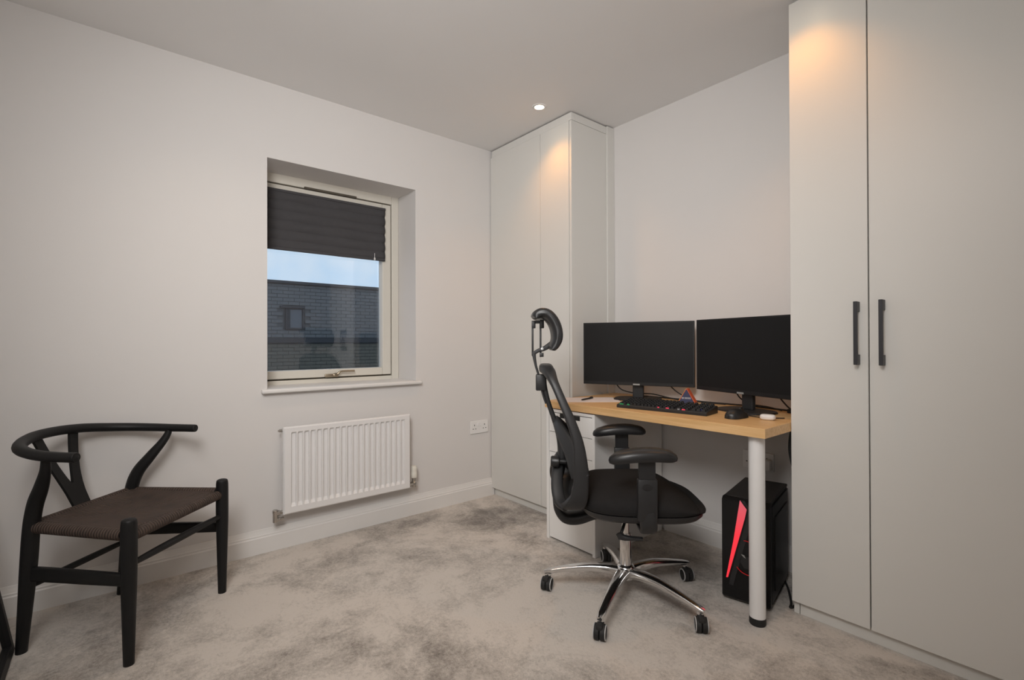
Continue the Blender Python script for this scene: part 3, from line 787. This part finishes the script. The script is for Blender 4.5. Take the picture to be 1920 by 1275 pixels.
# armrests
for s in (1, -1):
    L_ = .258*s
    b = B(); sweep(b, cpath([(.034, L_*.35, .366, .008, .024), (.036, L_*.8, .362, .008, .026), (.038, L_*.97, .366, .010, .029), (.036, L_*1.03, .395, .014, .031), (.031, L_*1.03, .44, .014, .032)], 4), sqr(4, 20), ref=None)
    box(b, -.004, .066, -L_*1.03-.014, -L_*1.03+.014, .41, .562, .004)
    arm = obj('armrest', b, M['black_pl'], oc, True)
    obj('arm_post', abox(.0, .060, -L_*1.03-.0095, -L_*1.03+.0095, .555, .632, .003), M['black_soft'], arm)
    b = B(); yy = -L_*1.03
    for (aa, r) in ((-1, 0), ): pass
    lathe(b, [(0, 0), (.012, 0), (.012, .003), (.0, .004)], 16, axis_mtx((.029, yy-.013*s, .535), (0, -s, 0)) @ Matrix.Scale(1.6, 4, (1, 0, 0)))
    obj('height_button', b, M['black_soft'], arm, True)
    b = B(); R = []
    n = 36
    for ss, z in ((.55, .622), (.90, .624), (.98, .630), (1.0, .640), (.97, .650), (.86, .659), (.6, .664), (.2, .666)):
        ring = []
        for k in range(n):
            q = 2*PI*k/n; c, si = math.cos(q), math.sin(q)
            x = .124*ss*math.copysign(abs(c)**.75, c); y = .045*ss*math.copysign(abs(si)**.75, si)*(1+.15*c)
            ring.append(b.verts.new((.017+x, yy+.006*s+y, z+.013*(1-(x/.124-.25)**2*1.0)-.006)))
        R.append(ring)
    for A, C in zip(R, R[1:]):
        for k in range(n): b.faces.new((A[k], A[(k+1) % n], C[(k+1) % n], C[k]))
    b.faces.new(R[0][::-1]); b.faces.new(R[-1])
    obj('arm_pad', b, M['black_soft'], arm, True)
# back frame ring
half = [(-.334, .0, .950, .026, .018), (-.330, .07, .951, .026, .018), (-.317, .125, .938, .023, .017), (-.300, .162, .900, .0165, .014), (-.270, .186, .83, .0165, .013), (-.240, .200, .76, .018, .013), (-.214, .209, .68, .021, .013),
        (-.205, .214, .60, .027, .013), (-.203, .215, .53, .029, .013), (-.212, .210, .47, .034, .014), (-.232, .190, .436, .040, .015), (-.250, .14, .420, .040, .015), (-.256, .07, .414, .036, .015), (-.258, 0, .412, .034, .015)]
ring = half+[(p[0], -p[1])+p[2:] for p in half[-2:0:-1]]
b = B(); sweep(b, cpath(ring, 5, True), sqr(3.5, 16), ref=(1, 0, 0), closed=True)
obj('back_frame', b, M['black_pl'], oc, True)
side = half[1:12]; dense = cr_path(side, 4)
rows = []
for p in dense:
    rows.append([(p[0]+.012-.006*(1-(t*t)), -p[1]*t, p[2]) for t in [(-1+2*k/16) for k in range(17)]])
b = B(); grid(b, rows); obj('back_mesh', b, M['mesh'], oc, True, label='fine black mesh backrest')
# spine and arms
b = B()
sp_ = [(-.340, 0, .925, .012, .026), (-.337, 0, .88, .010, .020), (-.322, 0, .81, .010, .018), (-.298, 0, .74, .011, .020), (-.274, 0, .67, .016, .024), (-.262, 0, .60, .021, .034), (-.272, 0, .53, .020, .036), (-.286, 0, .46, .015, .036), (-.290, 0, .40, .014, .036), (-.280, 0, .355, .017, .038), (-.250, 0, .325, .021, .042), (-.20, 0, .325, .024, .046), (-.14, 0, .345, .022, .05), (-.07, 0, .362, .018, .05)]
sweep(b, cpath([(p[0], p[1], p[2], p[4], p[3]) for p in sp_], 5), sqr(3.2, 18), ref=(0, 1, 0))
obj('spine', b, M['black_pl'], oc, True)
for s in (1, -1):
    b = B(); sweep(b, cpath([(-.288, .0, .735, .016, .012), (-.280, .05*s, .715, .022, .013), (-.262, .10*s, .685, .028, .013), (-.238, .15*s, .645, .034, .013), (-.216, .195*s, .595, .040, .012), (-.206, .211*s, .55, .036, .010)], 5), sqr(3, 16), ref=(.5, 0, 1)); obj('upper_brace', b, M['black_pl'], oc, True)
    b = B(); sweep(b, cpath([(-.272, .0, .585, .018, .016), (-.284, .055*s, .545, .022, .013), (-.290, .105*s, .49, .024, .012), (-.280, .150*s, .44, .024, .012), (-.255, .185*s, .425, .022, .012)], 5), sqr(3, 16), ref=(1, 0, 0)); obj('lower_brace', b, M['black_pl'], oc, True)
b = B()
sweep(b, cpath([(-.228, -.125, .60, .055, .010), (-.240, -.06, .60, .062, .012), (-.243, 0, .60, .064, .013), (-.240, .06, .60, .062, .012), (-.228, .125, .60, .055, .010)], 4), sqr(3, 16), ref=(0, 0, 1)); obj('lumbar_pad', b, M['black_soft'], oc, True)
b = B(); lathe(b, [(0, 0), (.018, 0), (.022, .004), (.0225, .030), (.019, .036), (0, .036)], 20, axis_mtx((-.278, -.075, .575), (-1, 0, .05)))
lathe(b, [(0, 0), (.011, 0), (.011, .03), (0, .03)], 14, axis_mtx((-.252, -.075, .575), (-1, 0, .05))); obj('lumbar_knob', b, M['black_soft'], oc, True)
# headrest
b = B(); box(b, -.374, -.331, -.026, .026, .858, .925, .005); obj('headrest_clamp', b, M['black_pl'], oc, True)
b = B(); sweep(b, cpath([(-.331, 0, .803, .0045, .013), (-.345, 0, .845, .0045, .013), (-.360, 0, .915, .0050, .013), (-.374, 0, .965, .0055, .013), (-.381, 0, 1.01, .008, .013), (-.378, 0, 1.02, .008, .013)], 4), sqr(4, 12), ref=(1, 0, 0)); obj('headrest_stem', b, M['black_pl'], oc, True)
hr = thing('headrest', None, None); hr.parent = oc
for k in ('label', 'category'):
    if k in hr: del hr[k]
arc = [(-.376, 1.158, .015), (-.370, 1.172, .018), (-.350, 1.180, .019), (-.326, 1.173, .0195), (-.304, 1.148, .020), (-.290, 1.112, .020), (-.288, 1.075, .019), (-.300, 1.046, .016), (-.314, 1.032, .012)]
b = B(); rows = []
N2 = 14
prof2 = cr_path(arc, 4)
n2 = len(prof2)
def pad_section(sc, l, bow):
    cu, cz = -.325, 1.105
    outer, inner = [], []
    for i, (u, z, th) in enumerate(prof2):
        j0 = prof2[max(0, i-1)]; j1 = prof2[min(n2-1, i+1)]
        tx, tz = j1[0]-j0[0], j1[1]-j0[1]; ln = math.hypot(tx, tz); nx, nz_ = -tz/ln, tx/ln
        e = min(1, min(i, n2-1-i)/2.5+.35)
        t2 = th*sc*e
        if (u-cu)*nx+(z-cz)*nz_ < 0: nx, nz_ = -nx, -nz_
        outer.append((u+nx*t2+bow, -l, z+nz_*t2)); inner.append((u-nx*t2+bow, -l, z-nz_*t2))
    return outer+inner[::-1]
S_ = []
for l, sc, bow in ((-.140, .25, .010), (-.138, .6, .010), (-.130, .9, .009), (-.11, 1, .007), (-.06, 1, .002), (0, 1, 0), (.06, 1, .002), (.11, 1, .007), (.130, .9, .009), (.138, .6, .010), (.140, .25, .010)):
    S_.append([b.verts.new(p) for p in pad_section(sc, l, bow-.004)])
for A, C in zip(S_, S_[1:]):
    for k in range(len(A)): b.faces.new((A[k], A[(k+1) % len(A)], C[(k+1) % len(A)], C[k]))
b.faces.new(S_[0][::-1]); b.faces.new(S_[-1])
obj('headrest_pad', b, M['black_soft'], hr, True)
b = B()
for u in (-.3865, -.353):
    box(b, u-.0042, u+.0042, -.008, .008, .998 if u > -.36 else 1.003, 1.152, .001)
box(b, -.390, -.374, -.014, .014, 1.120, 1.150, .002); box(b, -.356, -.338, -.014, .014, 1.120, 1.156, .002); box(b, -.357, -.340, -.014, .014, .999, 1.016, .002)
box(b, -.386, -.350, -.010, .010, 1.140, 1.152, .002)
sweep(b, cpath([(-.384, 0, 1.012, .008, .013), (-.362, 0, 1.026, .008, .013), (-.338, 0, 1.034, .010, .016), (-.31, 0, 1.052, .012, .02), (-.292, 0, 1.070, .010, .02)], 4), sqr(4, 12), ref=(0, 0, 1))
obj('headrest_bracket', b, M['black_pl'], hr, True)
b = B(); lathe(b, [(0, 0), (.006, 0), (.006, .003), (0, .004)], 12, axis_mtx((-.346, -.015, 1.033), (0, -1, 0))); obj('bolt', b, M['silver'], hr, True, label='small pale bolt')

# ------------------------------------------------------------------ wishbone chair
wc = thing('wishbone_chair', 'black wooden wishbone armchair with dark woven cord seat by the window wall', 'chair', (.344, -2.370, 0), math.radians(46.56))
def wpath(pts, n=6, closed=False): return cr_path([c3(p) for p in pts], n, closed)
def rod(name, pts, label=None, par=wc, prof=None, ref=None):
    b = B(); p = [tuple(q)+((q[3],) if len(q) == 4 else ()) for q in pts]
    sweep(b, wpath(p, 6), prof or circ(14), ref=ref); return obj(name, b, M['chair_blk'], par, True)
for s in (1, -1):
    rod('front_leg', [(.211, .232*s, 0, .0155), (.211, .232*s, .15, .0195), (.211, .232*s, .32, .0235), (.211, .232*s, .44, .0235), (.211, .232*s, .468, .0225), (.211, .232*s, .478, .0195), (.211, .232*s, .482, .010)])
    rod('rear_leg', [(-.212, .197*s, 0, .016, .016), (-.197, .198*s, .15, .020, .020), (-.183, .199*s, .30, .0235, .0235), (-.172, .200*s, .43, .0255, .022), (-.150, .208*s, .51, .025, .020), (-.108, .226*s, .575, .022, .017), (-.072, .246*s, .63, .017, .0145), (-.056, .258*s, .665, .014, .013), (-.052, .262*s, .688, .0125, .012)], ref=(1, 0, 0))
    rod('side_stretcher', [(-.185, .199*s, .272, .0245, .010), (-.1, .205*s, .274, .0245, .010), (.1, .223*s, .277, .0225, .010), (.2, .231*s, .278, .0205, .010)], prof=sqr(4, 14), ref=(0, 0, 1))
    rod('seat_rail', [(-.178, .199*s, .432, .0145), (.2, .231*s, .428, .0145)])
rod('front_stretcher', [(.211, .225, .327, .009), (.211, .1, .328, .0125), (.211, -.1, .328, .0125), (.211, -.225, .327, .009)])
rod('rear_stretcher', [(-.190, .192, .224, .009), (-.190, .08, .225, .0115), (-.190, -.08, .225, .0115), (-.190, -.192, .224, .009)])
rod('seat_rail', [(.205, .22, .418, .0145), (.205, -.22, .418, .0145)])
rod('seat_rail', [(-.175, .19, .435, .0145), (-.175, -.19, .435, .0145)])
bow = [(.060, .270, .690), (.02, .2705, .6905), (-.05, .266, .692), (-.12, .251, .696), (-.19, .220, .702), (-.245, .172, .709), (-.282, .112, .717), (-.300, .055, .721), (-.306, 0, .722)]
bow = bow+[(p[0], -p[1], p[2]) for p in bow[-2::-1]]
nb = len(bow)
bowp = [(p[0], p[1], p[2],   .0162+.002*math.sin(PI*i/(nb-1)), .0162+.005*math.sin(PI*i/(nb-1))) for i, p in enumerate(bow)]
bowp = [(.066, .270, .690, .006, .006), (.064, .270, .690, .011, .011)]+bowp+[(.064, -.270, .690, .011, .011), (.066, -.270, .690, .006, .006)]
b = B(); P_ = wpath(bowp, 5); sweep(b, P_, circ(16), ref=(0, 0, 1)); obj('arm_rail', b, M['chair_blk'], wc, True)
# Y back slat
def slat(a, t, d):     # a sideways, t 0..1 up the back, d thickness
    u = -.186-.118*t-.012*math.sin(PI*t); z = .435+.283*t
    return (u+d, -a, z)
b = B()
def slat_strip(edges, th=.006):
    """edges: list of (t, a_left, a_right)"""
    F_, K_ = [], []
    for t, a0, a1 in edges:
        F_.append((b.verts.new(slat(a0, t, th)), b.verts.new(slat(a1, t, th)))); K_.append((b.verts.new(slat(a0, t, -th)), b.verts.new(slat(a1, t, -th))))
    for i in range(len(edges)-1):
        b.faces.new((F_[i][0], F_[i][1], F_[i+1][1], F_[i+1][0])); b.faces.new((K_[i][1], K_[i][0], K_[i+1][0], K_[i+1][1]))
        b.faces.new((F_[i][1], K_[i][1], K_[i+1][1], F_[i+1][1])); b.faces.new((K_[i][0], F_[i][0], F_[i+1][0], K_[i+1][0]))
    b.faces.new((F_[0][0], K_[0][0], K_[0][1], F_[0][1])); b.faces.new((F_[-1][1], K_[-1][1], K_[-1][0], F_[-1][0]))
slat_strip([(t/10, -(.032+.012*t/10*1.2), (.032+.012*t/10*1.2)) for t in range(0, 3)]+[(.32, -.040, .040)])
for s in (1, -1):
    E_ = []
    for i in range(9):
        t = .315+.66*i/8; q = (t-.315)/.66
        o_ = .040+.048*q**1.15; i_ = .003+.052*q**.9
        E_.append((t, s*i_, s*o_) if s > 0 else (t, s*o_, s*i_))
    slat_strip(E_)
obj('y_slat', b, M['chair_blk'], wc)
# woven cord seat: four sectors meeting in the middle, wrapped over the rails
b = B()
def seat_pt(x, y):      # x -1..1 rear->front, y -1..1
    u = -.172+(x+1)/2*.378; hw = .199+(x+1)/2*.031
    return u, y*hw
N3 = 24
def sag(x, y): return -.014*(1-x*x)*(1-y*y)
def zr(x, y):
    e = max(abs(x), abs(y))
    base = .450-.014*((x+1)/2)
    roll = 0 if e < .9 else -.016*((e-.9)/.1)**2
    ridge = .004*max(0, 1-abs(abs(x)-abs(y))*14)*(1 if e > .15 else .5)
    return base+sag(x, y)+roll-ridge*.6
V = [[b.verts.new((seat_pt(-1+2*i/N3, 0)[0], -seat_pt(-1+2*i/N3, -1+2*j/N3)[1], zr(-1+2*i/N3, -1+2*j/N3))) for j in range(N3+1)] for i in range(N3+1)]
for i in range(N3):
    for j in range(N3):
        x = -1+2*(i+.5)/N3; y = -1+2*(j+.5)/N3
        f = b.faces.new((V[i][j], V[i][j+1], V[i+1][j+1], V[i+1][j])); f.material_index = 1 if abs(x) > abs(y) else 0
obj('woven_seat', b, [M['cord_x'], M['cord_y']], wc, True, label='dark brown woven paper cord')
b = B()
def roll(p0, p1, mi):
    sweep(b, [c3(p0)+(.019, .019), c3(p1)+(.019, .019)], circ(14), mi=mi)
roll((.205, .212, .418), (.205, -.212, .418), 1); roll((-.175, .18, .433), (-.175, -.18, .433), 1)
roll((-.150, .201, .432), (.188, .230, .426), 0); roll((-.150, -.201, .432), (.188, -.230, .426), 0)
obj('cord_wrapping', b, [M['cord_x'], M['cord_y']], wc, True, label='dark brown cord wound round the rails')

# ------------------------------------------------------------------ leaning mirror at the left edge
fm = thing('floor_mirror', 'black framed tall mirror leaning on the wall at the left edge', 'mirror', (.305, -2.700, 0), 0)
Rl = Matrix.Rotation(math.radians(9.5), 4, 'X')
MW, MH, fwid, fdep = .56, 1.55, .030, .022
b = B()
for a in ((0, fwid, 0, MH), (MW-fwid, MW, 0, MH), (fwid, MW-fwid, 0, fwid), (fwid, MW-fwid, MH-fwid, MH)):
    box(b, a[0], a[1], 0, fdep, a[2], a[3], .002, rot=Rl)
obj('mirror_frame', b, M['chair_blk'], fm)
obj('mirror_glass', box(B(), fwid-.004, MW-fwid+.004, .005, .010, fwid-.004, MH-fwid+.004, rot=Rl), M['mirror'], fm)

# ------------------------------------------------------------------ outside
gr = struct('ground_outside', abox(-16, -.36, -8, 10, -.5, -.3), M['ext_ground'])
nh = thing('neighbour_house', 'dark grey brick house wall seen through the window', 'house', (-8, 1.4, -.3))
HX = -8; hy0, hy1 = -3.0, 6.0
top = 2.35
b = B(); box(b, -.3, -.02, hy0-1.4, hy1-1.4, 0, top+.3); obj('wall_core', b, M['ext_mortar'], nh)
def bricks(z0, z1, name, m):
    b = B(); z = z0; r = 0
    while z < z1-.03:
        y = hy0-(r % 2)*.11
        while y < hy1:
            ya, yb = max(y, hy0), min(y+.215, hy1)
            if yb-ya > .03 and not (yb > .34 and ya < .72 and z+.065 > 1.34 and z < 1.82):
                box(b, -.022, random.uniform(-.002, .004), ya-1.4, yb-1.4, z+.3, min(z+.065, z1)+.3)
            y += .220
        z += .075; r += 1
    o = obj(name, b, m, nh); o['kind'] = 'stuff'
bricks(-.3, 1.06, 'lower_bricks', M['ext_brick2']); bricks(1.18, 2.27, 'upper_bricks', M['ext_brick'])
b = B(); box(b, -.02, .05, hy0-1.4, hy1-1.4, 1.065+.3, 1.173+.3, .005); obj('string_course', b, M['ext_dark'], nh)
b = B(); box(b, -.32, .06, hy0-1.4, hy1-1.4, 2.29+.3, 2.35+.3, .01); obj('coping', b, M['ext_dark'], nh)
w = obj('window', frame_ring(.345-1.4, .715-1.4, 1.345+.3, 1.80+.3, .035, .035, .035, .035, -.02, .03, .003), M['ext_dark'], nh)
obj('pane', abox(-.015, -.005, .38-1.4, .68-1.4, 1.38+.3, 1.765+.3), M['ext_glass'], w)
obj('lintel', abox(-.02, .06, .24-1.4, .72-1.4, 1.79+.3, 1.83+.3, .003), M['ext_dark'], nh)
obj('side_shutter', abox(-.01, .02, .36-1.4, .44-1.4, 1.37+.3, 1.78+.3, .003), M['ext_dark'], w)
